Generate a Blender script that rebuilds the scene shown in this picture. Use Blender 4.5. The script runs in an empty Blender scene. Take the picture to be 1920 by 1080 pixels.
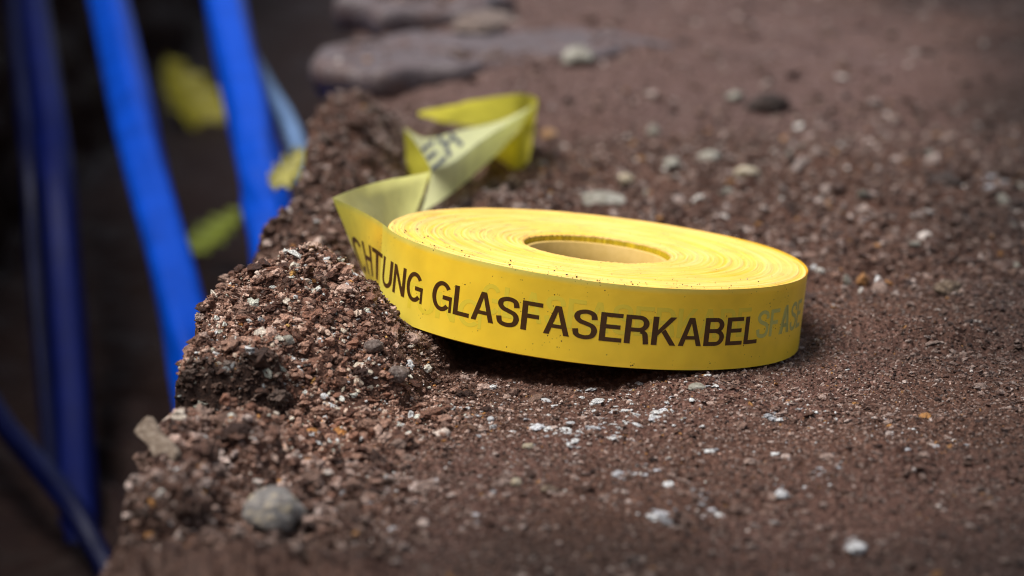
import bpy, bmesh, math, random
import numpy as np
from mathutils import Vector

# ------------------------------------------------------------------ camera, sky, sun, exposure
S = bpy.context.scene
COL = S.collection
R_ = math.radians
PITCH = R_(12.0)
CAM = np.array([0.0, -1.303, 0.309])
FW = np.array([0.0, math.cos(PITCH), -math.sin(PITCH)])
UP = np.array([0.0, math.sin(PITCH), math.cos(PITCH)])
K = 36.0 / 100.0 / 1920.0

cd = bpy.data.cameras.new('camera'); cam = bpy.data.objects.new('camera', cd); COL.objects.link(cam)
cam.location = CAM; cam.rotation_euler = (R_(90) - PITCH, 0, 0)
cd.lens = 100; cd.sensor_width = 36; cd.clip_start = 0.02; cd.clip_end = 500
cd.dof.use_dof = True; cd.dof.focus_distance = 1.275; cd.dof.aperture_fstop = 6.8
S.camera = cam

SUN_EL, SUN_AZ = 65.0, -72.0           # azimuth: degrees to the right of the direction behind the camera
w = bpy.data.worlds.new('World'); S.world = w; w.use_nodes = True
nt = w.node_tree; bg = nt.nodes['Background']
sky = nt.nodes.new('ShaderNodeTexSky'); sky.sky_type = 'NISHITA'; sky.sun_disc = False
sky.sun_elevation = R_(SUN_EL); sky.sun_rotation = R_(180 - SUN_AZ)
sky.air_density = 1.0; sky.dust_density = 2.0
hs = nt.nodes.new('ShaderNodeHueSaturation'); hs.inputs['Saturation'].default_value = 0.45   # thin cloud greys the sky
nt.links.new(sky.outputs[0], hs.inputs['Color']); nt.links.new(hs.outputs[0], bg.inputs[0]); bg.inputs[1].default_value = 0.065
sd = bpy.data.lights.new('sun', 'SUN'); sun = bpy.data.objects.new('sun', sd); COL.objects.link(sun)
sd.energy = 2.7; sd.angle = R_(34); sd.color = (1.0, 0.96, 0.9)
dirv = Vector((math.sin(R_(SUN_AZ)) * math.cos(R_(SUN_EL)), -math.cos(R_(SUN_AZ)) * math.cos(R_(SUN_EL)), math.sin(R_(SUN_EL))))
sun.rotation_euler = dirv.to_track_quat('Z', 'Y').to_euler()
S.view_settings.view_transform = 'Standard'; S.view_settings.look = 'None'
S.view_settings.exposure = 0.85; S.view_settings.gamma = 1.0
S.cycles.use_denoising = True
S.cycles.max_bounces = 8
S.cycles.filter_width = 1.1

rng = np.random.default_rng(7)
random.seed(7)

# ------------------------------------------------------------------ helpers
def ray(px, py):
    return FW + (px - 960) * K * np.array([1., 0, 0]) - (py - 540) * K * UP

def at_z(px, py, z):
    d = ray(px, py); t = (z - CAM[2]) / d[2]
    return CAM + d * t

def at_depth(px, py, D):
    return CAM + ray(px, py) * D

_perm = np.random.default_rng(3).integers(0, 2**31, 4096).astype(np.int64)
def _h(ix, iy, iz):
    a = _perm[(ix + 1731 * iz) & 4095]; b = _perm[(a + iy) & 4095]
    return b
_G = np.random.default_rng(5).normal(size=(1024, 3)); _G /= np.linalg.norm(_G, axis=1)[:, None]; _G = _G.astype(np.float32)
def pnoise(x, y, z):
    x = np.asarray(x, np.float64); y = np.asarray(y, np.float64) + 0 * x; z = np.asarray(z, np.float64) + 0 * x
    ix = np.floor(x).astype(np.int64); iy = np.floor(y).astype(np.int64); iz = np.floor(z).astype(np.int64)
    fx = (x - ix).astype(np.float32); fy = (y - iy).astype(np.float32); fz = (z - iz).astype(np.float32)
    ux = fx*fx*fx*(fx*(fx*6-15)+10); uy = fy*fy*fy*(fy*(fy*6-15)+10); uz = fz*fz*fz*(fz*(fz*6-15)+10)
    out = 0
    for dx in (0, 1):
        wx = ux if dx else 1 - ux
        for dy in (0, 1):
            wy = uy if dy else 1 - uy
            for dz in (0, 1):
                wz = uz if dz else 1 - uz
                g = _G[_h(ix + dx, iy + dy, iz + dz) & 1023]
                out = out + wx*wy*wz * (g[..., 0]*(fx-dx) + g[..., 1]*(fy-dy) + g[..., 2]*(fz-dz))
    return out * 1.5
def n2(x, y, f, seed=0.0):
    return pnoise(x * f + seed * 7.3, y * f - seed * 3.1, seed * 1.7 + 0.37)

def sstep(a, b, x):
    t = np.clip((np.asarray(x, float) - a) / (b - a), 0, 1); return t*t*(3-2*t)
def bump(x, y, cx, cy, rx, ry, h, p=1.0):
    q = 1 - ((x-cx)/rx)**2 - ((y-cy)/ry)**2
    return h * np.clip(q, 0, 1)**p
def boxb(x, y, x0, x1, y0, y1, h, e=0.006):
    return h * sstep(x0-e, x0+e, x) * (1-sstep(x1-e, x1+e, x)) * sstep(y0-e, y0+e, y) * (1-sstep(y1-e, y1+e, y))

def link(o, parent=None):
    COL.objects.link(o)
    if parent is not None: o.parent = parent
    return o
def mesh_np(name, v, f, mat=None, parent=None, smooth=True, col=None):
    me = bpy.data.meshes.new(name)
    v = np.asarray(v, np.float32); f = np.asarray(f, np.int32)
    n = f.shape[1]
    me.vertices.add(len(v)); me.vertices.foreach_set('co', v.ravel())
    me.loops.add(f.size); me.loops.foreach_set('vertex_index', f.ravel())
    me.polygons.add(len(f)); me.polygons.foreach_set('loop_start', np.arange(0, f.size, n, dtype=np.int32))
    try: me.polygons.foreach_set('loop_total', np.full(len(f), n, np.int32))
    except Exception: pass
    me.polygons.foreach_set('use_smooth', np.full(len(f), smooth, bool))
    if col is not None:
        a = me.attributes.new('tint', 'FLOAT_COLOR', 'POINT')
        c = np.ones((len(v), 4), np.float32); c[:, :3] = col; a.data.foreach_set('color', c.ravel())
    me.update(calc_edges=True); me.validate()
    if mat: me.materials.append(mat)
    return link(bpy.data.objects.new(name, me), parent)
def grid_faces(nr, nc, wrap=False):
    i = np.arange(nr - 1)[:, None]; j = np.arange(nc if wrap else nc - 1)[None, :]
    j2 = (j + 1) % nc
    a = i*nc + j; b = i*nc + j2; c = (i+1)*nc + j2; d = (i+1)*nc + j
    return np.stack([a, b, c, d], -1).reshape(-1, 4)
def tag(o, label=None, cat=None, group=None, kind=None):
    if label: o['label'] = label
    if cat: o['category'] = cat
    if group: o['group'] = group
    if kind: o['kind'] = kind
    return o
def empty(name, loc=(0, 0, 0)):
    o = bpy.data.objects.new(name, None); o.location = loc; o.empty_display_size = 0.02; COL.objects.link(o); return o

class NT:
    def __init__(s, name):
        s.m = bpy.data.materials.new(name); s.m.use_nodes = True; s.t = s.m.node_tree
        s.b = s.t.nodes['Principled BSDF']; s.out = s.t.nodes['Material Output']
    def n(s, t, **kw):
        k = s.t.nodes.new('ShaderNode' + t)
        for a, b in kw.items(): setattr(k, a, b)
        return k
    def l(s, a, b): s.t.links.new(a, b)
    def coord(s):
        return s.n('TexCoord').outputs['Object']
    def noise(s, scale, detail=4, rough=0.6, vec=None, dist=0.0):
        k = s.n('TexNoise'); k.inputs['Scale'].default_value = scale; k.inputs['Detail'].default_value = detail
        k.inputs['Roughness'].default_value = rough; k.inputs['Distortion'].default_value = dist
        s.l(vec or s.coord(), k.inputs['Vector']); return k.outputs['Fac']
    def ramp(s, fac, stops):
        k = s.n('ValToRGB'); e = k.color_ramp.elements
        while len(e) < len(stops): e.new(0.5)
        for i, (p, c) in enumerate(stops):
            e[i].position = p; e[i].color = (c if len(c) == 4 else (*c, 1)) if isinstance(c, tuple) else (c, c, c, 1)
        s.l(fac, k.inputs[0]); return k.outputs[0]
    def mix(s, fac, a, b, mode='MIX'):
        k = s.n('Mix', data_type='RGBA', blend_type=mode)
        for v, i in ((fac, 0), (a, 6), (b, 7)):
            if hasattr(v, 'links') or hasattr(v, 'is_linked'): s.l(v, k.inputs[i])
            elif isinstance(v, tuple): k.inputs[i].default_value = (*v, 1)
            else: k.inputs[i].default_value = v
        return k.outputs[2]
    def bumpn(s, h, strength, dist):
        k = s.n('Bump'); k.inputs['Strength'].default_value = strength; k.inputs['Distance'].default_value = dist
        s.l(h, k.inputs['Height']); s.l(k.outputs[0], s.b.inputs['Normal']); return k

# ------------------------------------------------------------------ materials
def soil_material():
    m = NT('damp_brown_soil')
    n1 = m.noise(420, 5, 0.75); nb = m.noise(38, 4, 0.6); nc = m.noise(7, 3, 0.5)
    c1 = m.ramp(n1, [(0.32, (0.014, 0.005, 0.003)), (0.48, (0.058, 0.026, 0.017)), (0.60, (0.118, 0.060, 0.043)), (0.74, (0.33, 0.235, 0.20))])
    c2 = m.mix(m.ramp(nb, [(0.35, 0.0), (0.65, 1.0)]), c1, (0.073, 0.037, 0.027), 'MIX')
    mm = m.n('Mix', data_type='RGBA', blend_type='MIX')
    att = m.n('Attribute'); att.attribute_name = 'tint'
    c3 = m.mix(0.20, c1, c2)
    c4 = m.mix(1.0, c3, att.outputs['Color'], 'MULTIPLY')
    m.l(c4, m.b.inputs['Base Color'])
    m.l(m.ramp(nc, [(0.3, 0.55), (0.7, 0.8)]), m.b.inputs['Roughness'])
    m.b.inputs['Specular IOR Level'].default_value = 0.22
    m.bumpn(m.noise(900, 4, 0.7), 0.7, 0.0008)
    return m.m
def crumb_material():
    m = NT('soil_crumb')
    att = m.n('Attribute'); att.attribute_name = 'tint'
    n1 = m.noise(1700, 5, 0.8)
    v = m.ramp(n1, [(0.34, 0.18), (0.50, 0.85), (0.62, 2.0), (0.70, 3.2)])
    m.l(m.mix(1.0, att.outputs['Color'], v, 'MULTIPLY'), m.b.inputs['Base Color'])
    m.b.inputs['Roughness'].default_value = 0.5; m.b.inputs['Specular IOR Level'].default_value = 0.35
    m.bumpn(n1, 0.9, 0.0008)
    return m.m
def stone_material(name, c0, c1, c2, scale=160):
    m = NT(name)
    n1 = m.noise(scale, 6, 0.65)
    m.l(m.ramp(n1, [(0.32, c0), (0.5, c1), (0.68, c2)]), m.b.inputs['Base Color'])
    m.b.inputs['Roughness'].default_value = 0.7
    m.bumpn(m.noise(scale * 5, 5, 0.8), 1.0, 0.0014)
    return m.m
def asphalt_material():
    m = NT('worn_asphalt')
    n1 = m.noise(300, 5, 0.7); n2_ = m.noise(25, 4, 0.6)
    a = m.ramp(n1, [(0.3, (0.045, 0.033, 0.035)), (0.55, (0.12, 0.095, 0.10)), (0.75, (0.26, 0.215, 0.225))])
    m.l(m.mix(m.ramp(n2_, [(0.52, 0.0), (0.66, 0.6)]), a, (0.10, 0.048, 0.034)), m.b.inputs['Base Color'])
    m.b.inputs['Specular IOR Level'].default_value = 0.3
    m.b.inputs['Roughness'].default_value = 0.5
    m.bumpn(n1, 0.6, 0.001)
    return m.m
M_SOIL = soil_material(); M_CRUMB = crumb_material(); M_ASPH = asphalt_material()

def tape_material(name='yellow_film', trans=0.0, rough=0.32, bmp=0.2):
    m = NT(name)
    att = m.n('Attribute'); att.attribute_name = 'tint'
    # faint cloudy mottling and specks of dirt on the film
    cl = m.ramp(m.noise(60, 3, 0.5), [(0.3, 0.90), (0.7, 1.06)])
    c = m.mix(1.0, att.outputs['Color'], cl, 'MULTIPLY')
    v = m.n('TexVoronoi'); v.inputs['Scale'].default_value = 620; m.l(m.coord(), v.inputs['Vector'])
    sp = m.ramp(v.outputs['Distance'], [(0.16, 1.0), (0.26, 0.0)])
    gate = m.ramp(m.noise(90, 3, 0.7), [(0.57, 0.0), (0.63, 1.0)])
    mm = m.n('Math', operation='MULTIPLY'); m.l(sp, mm.inputs[0]); m.l(gate, mm.inputs[1])
    c = m.mix(mm.outputs[0], c, (0.05, 0.03, 0.015))
    m.l(c, m.b.inputs['Base Color'])
    m.b.inputs['Roughness'].default_value = rough
    m.b.inputs['Coat Weight'].default_value = 0.0
    m.bumpn(m.noise(60, 3, 0.5, dist=0.6), bmp, 0.002)
    if trans > 0:
        tr = m.n('BsdfTranslucent'); m.l(c, tr.inputs['Color'])
        mx = m.n('MixShader'); mx.inputs[0].default_value = trans
        m.l(m.b.outputs[0], mx.inputs[1]); m.l(tr.outputs[0], mx.inputs[2]); m.l(mx.outputs[0], m.out.inputs['Surface'])
    return m.m
M_TAPE = tape_material('yellow_tape_winding', 0.0, 0.6)
M_WRAP = tape_material('yellow_tape_outer_wrap', 0.04, 0.34, 0.10)
M_FILM = tape_material('yellow_tape_film', 0.5)
def plain(name, c, rough=0.5, spec=0.5):
    m = NT(name)
    m.l(m.mix(1.0, c, m.ramp(m.noise(700, 4, 0.7), [(0.3, 0.75), (0.7, 1.2)]), 'MULTIPLY'), m.b.inputs['Base Color'])
    m.b.inputs['Roughness'].default_value = rough; m.b.inputs['Specular IOR Level'].default_value = spec
    return m.m
M_INK = plain('brown_black_ink', (0.068, 0.027, 0.006), 0.4)
M_INK2 = plain('grey_ink', (0.035, 0.038, 0.05), 0.4)

# ------------------------------------------------------------------ the roll's pose (shared by ground and roll)
RN = np.array([0.1030, 0.0280, 0.9943]); RN /= np.linalg.norm(RN)
RR, RH = 0.1000, 0.0369
RTOP = np.array([0.0406, 0.0252, 0.0468]); RBOT = RTOP - RN * RH
E1 = np.array([1.0, 0, 0]) - RN * RN[0]; E1 /= np.linalg.norm(E1)
E2 = np.cross(RN, E1)

# ------------------------------------------------------------------ ground
EDGE = -0.143
def edge_x(y):
    return EDGE + 0.020*sstep(0.12, 0.35, y)*sstep(0.95, 0.70, y) + 0.006*n2(y, 0*y, 9, 1) + 0.0035*n2(y, 0*y, 45, 2) + 0.0015*n2(y, 0*y, 160, 3)
def rough_zone(x, y):
    a = 1 - sstep(-0.075, 0.0, x - 0.03*n2(x, y, 9, 4))
    a = a * (1 - sstep(0.62, 0.75, y))
    b = 0.75 * sstep(0.10, 0.2, y) * (1 - sstep(0.42, 0.72, y + 0.10*n2(x, y, 6, 5) - 0.25*np.clip(x, 0, 1)))
    return np.clip(np.maximum(a, b), 0, 1)
def ground_z(x, y):
    x = np.asarray(x, float); y = np.asarray(y, float)
    wx = x + 0.006*n2(x, y, 40, 6); wy = y + 0.006*n2(x, y, 40, 7)
    z = 0*x
    z = np.maximum(z, bump(wx, wy, -0.094, -0.028, 0.068, 0.108, 0.043, 0.8))
    z = np.maximum(z, boxb(wx, wy, -0.3, -0.099, -0.136, -0.05, 0.024, 0.004))
    z = np.maximum(z, bump(wx, wy, -0.123, -0.196, 0.036, 0.040, 0.0165, 0.7))
    z = np.maximum(z, boxb(wx, wy, -0.3, -0.116, -0.312, -0.205, 0.017, 0.007))
    z = np.maximum(z, bump(wx, wy, -0.10, -0.375, 0.08, 0.045, 0.014, 0.8))
    z = np.maximum(z, bump(wx, wy, -0.112, 0.47, 0.050, 0.20, 0.043, 0.7))
    z = np.maximum(z, bump(wx, wy, -0.115, 0.24, 0.055, 0.10, 0.020, 0.8))
    z = np.maximum(z, bump(wx, wy, 0.000, 0.31, 0.045, 0.07, 0.020, 0.8))
    z = np.maximum(z, bump(wx, wy, 0.25, 0.10, 0.08, 0.05, 0.006, 0.9))
    z = np.maximum(z, bump(wx, wy, 0.20, 0.02, 0.06, 0.03, 0.004, 0.9))
    z = np.maximum(z, bump(wx, wy, -0.054, -0.052, 0.024, 0.024, 0.015, 0.6))
    r = rough_zone(x, y)
    near = 1 - sstep(0.2, 1.2, y)
    ridged = lambda f, s: 1 - 2*np.abs(n2(x, y, f, s))
    z = z + r*(0.0080*n2(x, y, 38, 11) + 0.0056*ridged(75, 12) + 0.0038*n2(x, y, 170, 13) + 0.002*ridged(240, 19)) - r*0.002
    clump = sstep(0.05, 0.45, n2(x, y, 13, 28)) * sstep(-0.1, 0.15, x + 0.3*y)
    z = z + (1-r)*(0.0020*n2(x, y, 30, 14) + 0.0013*ridged(90, 15) + 0.0009*ridged(210, 29) + clump*(0.003 + 0.003*ridged(110, 30))) + 0.010*n2(x, y, 3.0, 16)*sstep(0.3, 1.5, y)
    z = z + near*((0.7+0.3*r)*(0.0013*ridged(330, 17) + 0.0011*n2(x, y, 700, 18)))
    z = z - 0.009*np.clip(1 - ((x+0.035)/0.055)**2 - ((y-0.44)/0.15)**2, 0, 1)**0.5*(z > -0.004)
    # the broken asphalt surface beyond the loose soil
    z = z + 0.028*sstep(0.66, 0.86, y)*sstep(-0.13, -0.04, x)
    # the roll has pressed its bed
    P = np.stack([x - RBOT[0], y - RBOT[1]], -1); d = np.hypot(P[..., 0], P[..., 1])
    plane = RBOT[2] - (RN[0]*P[..., 0] + RN[1]*P[..., 1]) / RN[2] - 0.0012
    k = 1 - sstep(0.101, 0.116, d)
    z = np.where((z > plane) & (k > 0), z*(1-k) + plane*k, z)
    return z
def find_ground(px, py, dz=0.0):
    z = 0.0
    for _ in range(25):
        p = at_z(px, py, z + dz); zn = float(ground_z(p[0], p[1])); z = z*0.6 + zn*0.4
    return np.array([p[0], p[1], float(ground_z(p[0], p[1]))])

def edge_shade_at(X, Y):
    """vignette-like darkening painted into the soil colour, away from the middle"""
    edge_shade = np.clip(sstep(0.15, 0.33, X - 0.10*np.clip(Y, 0, 2) + 0.06*n2(X, Y, 5, 34))*sstep(-0.45, 0.0, Y + 0.15*n2(X, Y, 7, 24)) + sstep(0.05, 0.35, X - 0.2*Y + 0.08*n2(X, Y, 6, 26))*sstep(-0.10, -0.32, Y), 0, 1)
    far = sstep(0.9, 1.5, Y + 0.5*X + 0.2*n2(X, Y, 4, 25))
    edge_shade = np.maximum(edge_shade, far*sstep(0.20, 0.42, X))
    return edge_shade

def build_ground():
    ys = list(np.arange(-0.36, 0.12, 0.00062))
    y, st = ys[-1], 0.00062
    while y < 80:
        if y < 1.7: st = 0.00062*(1 + (y-0.12)*4.5)
        else: st *= 1.10
        y += st; ys.append(y)
    lo = []; y, st = -0.36, 0.00062
    while y > -30:
        st *= 1.10; y -= st; lo.append(y)
    ys = np.array(lo[::-1] + ys)
    k = np.clip((ys + 1.303)/1.28, 0.75, 2.1)
    us = list(np.arange(0.0, 0.385, 0.00062)); u, st = us[-1], 0.00062
    while u < 60: st *= 1.12; u += st; us.append(u)
    us = np.array(us)
    Y = ys[:, None] + 0*us[None]; X = edge_x(ys)[:, None] + us[None]*k[:, None]
    Z = ground_z(X, Y)
    # rounded lip: the first centimetre sinks toward the trench
    s = us[None]*k[:, None]
    Z = Z - 0.010*np.clip(1 - s/0.012, 0, 1)**2
    # wall, trench floor, far bank raised high to block sun and sky (columns to the left)
    prof = []   # (dx, z)
    for t in np.linspace(0, 1, 56)[1:]: prof.append((-0.004*t - 0.02*t*t, -0.010 - 0.29*t**1.35, 0))
    for t in np.linspace(0, 1, 26)[1:]: prof.append((-0.024 - 0.376*t, -0.30, 1))
    for t in np.linspace(0, 1, 40)[1:]: prof.append((-0.400 - 0.16*t, -0.30 + 0.92*t, 2))
    for t in np.linspace(0, 1, 30)[1:]: prof.append((-0.560 - 60*t**4, 0.62 + 0.05*math.sin(min(t*6, 3.14)) - 0.62*sstep(0.2, 0.5, t), 3))
    prof = prof[::-1]
    dx = np.array([p[0] for p in prof]); pz = np.array([p[1] for p in prof]); kd = np.array([p[2] for p in prof])
    Xl = edge_x(ys)[:, None] + dx[None]; Yl = ys[:, None] + 0*dx[None]
    z0 = Z[:, :1] + 0.010*1
    fade = np.clip(1 + pz[None]/0.25, 0, 1)*(kd[None] == 0)
    Zl = pz[None] + z0*fade
    wn = 0.010*pnoise(Yl*22, Zl*22, 3.3) + 0.005*pnoise(Yl*70, Zl*70, 8.1) + 0.0018*pnoise(Yl*260, Zl*260, 1.1)
    first = np.clip(-dx[None]*400, 0, 1)
    Xl = Xl - np.where(kd[None] == 0, wn*first*np.clip((z0 - Zl)/0.03, 0, 1), 0) + np.where(kd[None] == 2, 4*wn, 0)
    Zl = Zl + np.where((kd[None] == 1) | (kd[None] == 3), 0.02*pnoise(Xl*12, Yl*12, 2.2) + 0.02*pnoise(Xl*40, Yl*40, 5.2)*0.5, 0)
    X = np.concatenate([Xl, X], 1); Y = np.concatenate([Yl, Y], 1); Z = np.concatenate([Zl, Z], 1)
    # mottled ground tint with shade painted in, and chalky dust in streaks
    dz_ = sstep(0.30, 0.52, Y)*sstep(-0.1, 0.1, n2(X, Y, 5, 21)+0.05)
    T = np.ones(X.shape + (3,))
    r = rough_zone(X, Y)
    T *= (1.0 + 0.35*n2(X, Y, 11, 22))[..., None]
    dusty = sstep(0.02, 0.35, n2(X, Y*0.7, 10, 23) + 0.10)*(1-r)*(Y > -0.4)
    T = T*(1-0.6*dusty[..., None]) + 0.6*dusty[..., None]*np.array([1.25, 1.3, 1.5])
    pale_mid = np.clip(1-((X-0.07)/0.20)**2-((Y+0.11)/0.10)**2, 0, 1)*(1-r)*np.clip(0.6+0.8*n2(X, Y, 25, 35), 0, 1)   # paler oval in front of the roll
    T = T*(1+0.35*pale_mid)[..., None]
    edge_shade = edge_shade_at(X, Y)
    T *= (1 - 0.76*edge_shade)[..., None]
    asph = (sstep(0.45, 0.72, Y + 0.12*n2(X, Y, 7, 27))*(1-edge_shade))[..., None]
    front = sstep(-0.125, -0.136, Y)*sstep(-0.15, -0.139, Y)*(X < -0.085)  # steep front face of the block: its shade goes into the tint
    T *= (1-0.55*front)[..., None]
    wet = sstep(-0.235, -0.345, Y + 0.05*n2(X, Y, 9, 33))  # near strip darkened in colour, part of the painted vignette
    T *= (1-0.5*wet)[..., None]  # painted darkening of the near strip, not moisture
    T = T*(1-asph*0.8) + asph*0.8*np.array([1.35, 1.75, 2.35])  # asphalt tone, with the far mauve sheen painted in
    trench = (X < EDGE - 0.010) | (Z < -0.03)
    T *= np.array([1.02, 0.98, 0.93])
    T[trench] *= np.array([0.17, 0.085, 0.055])  # the trench's darkness is put into its soil colour
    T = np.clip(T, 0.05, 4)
    nr, nc = X.shape
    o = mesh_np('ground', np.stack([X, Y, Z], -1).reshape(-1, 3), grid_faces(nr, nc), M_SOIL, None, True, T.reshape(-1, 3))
    o['kind'] = 'structure'
    print('ground verts', nr*nc)
build_ground()

# ------------------------------------------------------------------ crumbs (stuff)
def ico(sub):
    bm = bmesh.new(); bmesh.ops.create_icosphere(bm, subdivisions=sub, radius=1)
    bm.verts.ensure_lookup_table()
    v = np.array([a.co[:] for a in bm.verts]); f = np.array([[a.index for a in b.verts] for b in bm.faces]); bm.free()
    return v, f
ICO1, ICO2, ICO4 = ico(1), ico(2), ico(4)
def rot_mats(n):
    q = rng.normal(size=(n, 4)); q /= np.linalg.norm(q, axis=1)[:, None]
    a, b, c, d = q.T
    return np.stack([1-2*(c*c+d*d), 2*(b*c-a*d), 2*(b*d+a*c), 2*(b*c+a*d), 1-2*(b*b+d*d), 2*(c*d-a*b),
                     2*(b*d-a*c), 2*(c*d+a*b), 1-2*(b*b+c*c)], -1).reshape(n, 3, 3)
def crumbs(base, pos, size, flat=0.75):
    bv, bf = base; n = len(pos); nv = len(bv); big = nv > 300
    a_ = 0.11 if big else 0.40
    V = bv[None]*(1 + rng.uniform(-a_, a_, (n, nv, 1)))
    V = V*np.exp(rng.normal(-0.12, 0.20 if big else 0.34, (n, 1, 3)))
    if big: V = V*(1 + 0.5*pnoise(V[..., 0]*1.5 + np.arange(n)[:, None]*3.7, V[..., 1]*1.5, V[..., 2]*1.5))[..., None]
    V = np.einsum('nij,nvj->nvi', rot_mats(n), V)
    V = V*size[:, None, None]*np.array([1, 1, flat])
    V = V + pos[:, None, :]
    F = (bf[None] + (np.arange(n)*nv)[:, None, None]).reshape(-1, 3)
    return V.reshape(-1, 3), F
PAL = np.array([(0.082, 0.040, 0.027), (0.145, 0.086, 0.065), (0.24, 0.168, 0.140), (0.34, 0.265, 0.235), (0.032, 0.013, 0.008), (0.58, 0.51, 0.47), (0.28, 0.13, 0.04)])
PW = np.array([0.31, 0.30, 0.17, 0.075, 0.12, 0.012, 0.013]); PW = PW/PW.sum()
def palette(n, wts=PW):
    c = PAL[rng.choice(len(PAL), n, p=wts)]*rng.uniform(0.75, 1.25, (n, 1)); return c
def scatter(n, x0, x1, y0, y1, wfn):
    out = []; tot = 0
    while tot < n:
        y = rng.uniform(y0, y1, n); x = rng.uniform(x0, x1, n)
        k = (np.abs(x) < (y + 1.303)*0.215 + 0.01) & (x > edge_x(y) + 0.0005) & (rng.uniform(size=n) < wfn(x, y))
        out.append(np.stack([x[k], y[k]], -1)); tot += k.sum()
    return np.concatenate(out)[:n]
def not_under_roll(x, y):
    return np.hypot(x-RBOT[0], y-RBOT[1]) > 0.094
def crumb_sets():
    Vs, Fs, Cs = [], [], []; off = 0
    def add(base, xy, size, lift, flat=0.75, c=None):
        nonlocal off
        x, y = xy.T; z = ground_z(x, y); s = x - edge_x(y)
        z = z - 0.010*np.clip(1 - s/0.012, 0, 1)**2
        p = np.stack([x, y, z + size*0.25 + lift], -1)
        V, F = crumbs(base, p, size, flat); n = len(p)
        c = palette(n)*(1+0.75*rough_zone(x, y)*(1-sstep(0.0, 0.3, y)))[:, None] if c is None else c
        shade_c = np.maximum(0.70*edge_shade_at(x, y), 0.45*sstep(-0.235, -0.345, y)); c = c*(1-shade_c)[:, None]  # same painted edge darkening on the grains
        heap = rough_zone(x, y)*(1-sstep(0.05, 0.3, y))*(y > -0.2); c = c*(1 + heap[:, None]*np.array([0.30, 0.22, 0.14]))
        pale_c = np.clip(1-((x-0.07)/0.20)**2-((y+0.11)/0.10)**2, 0, 1); c = c*(1+0.5*pale_c)[:, None]  # grains lighter within the oval
        c = np.minimum(c, 0.62)
        shaded_face = (y > -0.152) & (y < -0.128) & (x < -0.092)      # the steep face, darkened in colour for its shade
        c[shaded_face] *= 0.30
        Vs.append(V); Fs.append(F + off); Cs.append(np.repeat(c, len(base[0]), 0)); off += len(V)
    lg = lambda n, m, s, lo, hi: np.clip(np.exp(rng.normal(math.log(m), s, n)), lo, hi)
    # fine grit in the sharp zone
    xy = scatter(78000, -0.16, 0.27, -0.35, 0.13, lambda x, y: (0.8 + 0.2*rough_zone(x, y))*not_under_roll(x, y)*(1-0.6*sstep(-0.12, -0.3, y)))
    rz = rough_zone(*xy.T)
    add(ICO1, xy, lg(len(xy), 0.00052, 0.40, 0.0003, 0.0014)*(0.8+0.7*rz), rng.uniform(0, 0.0009, len(xy))*rz)
    # fine dust grains, brighter, on top of everything
    xy = scatter(34000, -0.16, 0.2, -0.24, 0.10, lambda x, y: (0.25 + 0.75*rough_zone(x, y))*not_under_roll(x, y))
    add(ICO1, xy, lg(len(xy), 0.00030, 0.35, 0.00018, 0.0007), rng.uniform(0, 0.0016, len(xy))*rough_zone(*xy.T), 0.8, palette(len(xy))*rng.uniform(0.8, 2.4, (len(xy), 1)))
    # clods
    xy = scatter(620, -0.155, 0.0, -0.36, 0.55, lambda x, y: rough_zone(x, y)*not_under_roll(x, y)*(np.hypot(x-RBOT[0], y-RBOT[1]) > 0.105))
    add(ICO4, xy, lg(len(xy), 0.0028, 0.35, 0.0016, 0.0060), -0.0012, 0.8, palette(len(xy))*0.95)
    # heaped crumbs
    xy = scatter(9000, -0.16, 0.06, -0.36, 0.2, lambda x, y: rough_zone(x, y)**2*not_under_roll(x, y))
    add(ICO2, xy, lg(len(xy), 0.00098, 0.55, 0.0004, 0.0038), rng.uniform(0, 0.001, len(xy)))
    # larger pieces over the flat part
    xy = scatter(5200, -0.1, 0.27, -0.36, 0.15, lambda x, y: (0.25+0.75*sstep(-0.05, 0.3, n2(x, y, 14, 31)))*(1-0.8*rough_zone(x, y))*not_under_roll(x, y))
    add(ICO2, xy, lg(len(xy), 0.0009, 0.42, 0.0005, 0.0026), 0*xy[:, 0], 0.55)
    # behind the roll
    xy = scatter(30000, -0.17, 0.4, 0.10, 0.75, lambda x, y: 0.15 + 0.85*rough_zone(x, y))
    add(ICO1, xy, lg(len(xy), 0.0012, 0.50, 0.0006, 0.0045), 0*xy[:, 0])
    xy = scatter(3500, -0.17, 0.6, 0.7, 1.7, lambda x, y: 0.3 + 0*x)
    add(ICO1, xy, lg(len(xy), 0.0018, 0.5, 0.001, 0.006), 0*xy[:, 0], 0.5)
    for x0, x1, y0, y1, zt in ((-0.13, 0.02, 0.80, 0.96, 0.031), (-0.12, -0.02, 1.07, 1.24, 0.048), (-0.1, 0.03, 1.5, 1.7, 0.062)):
        n = 420; x = rng.uniform(x0, x1, n); y = rng.uniform(y0, y1, n); sz = lg(n, 0.0016, 0.5, 0.0008, 0.005)
        V, F = crumbs(ICO1, np.stack([x, y, zt + 0.002 + 0*x], -1), sz, 0.7)
        Vs.append(V); Fs.append(F + off); Cs.append(np.repeat(palette(n), len(ICO1[0]), 0)); off += len(V)
    # grains that fell on the roll, mostly near its front left rim
    n = 190; ph = np.radians(rng.normal(-120, 42, n)); rr = RR - 0.0012 - np.abs(rng.normal(0, 0.010, n)); rr = np.maximum(rr, 0.045); sz = lg(n, 0.00022, 0.45, 0.00012, 0.0005)
    p = RBOT + (rr*np.cos(ph))[:, None]*E1 + (rr*np.sin(ph))[:, None]*E2 + (RH + 0.0005 + sz*0.3)[:, None]*RN
    V, F = crumbs(ICO1, p, sz, 0.7); Vs.append(V); Fs.append(F + off); Cs.append(np.repeat(palette(n)*0.5, len(ICO1[0]), 0)); off += len(V)
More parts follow.
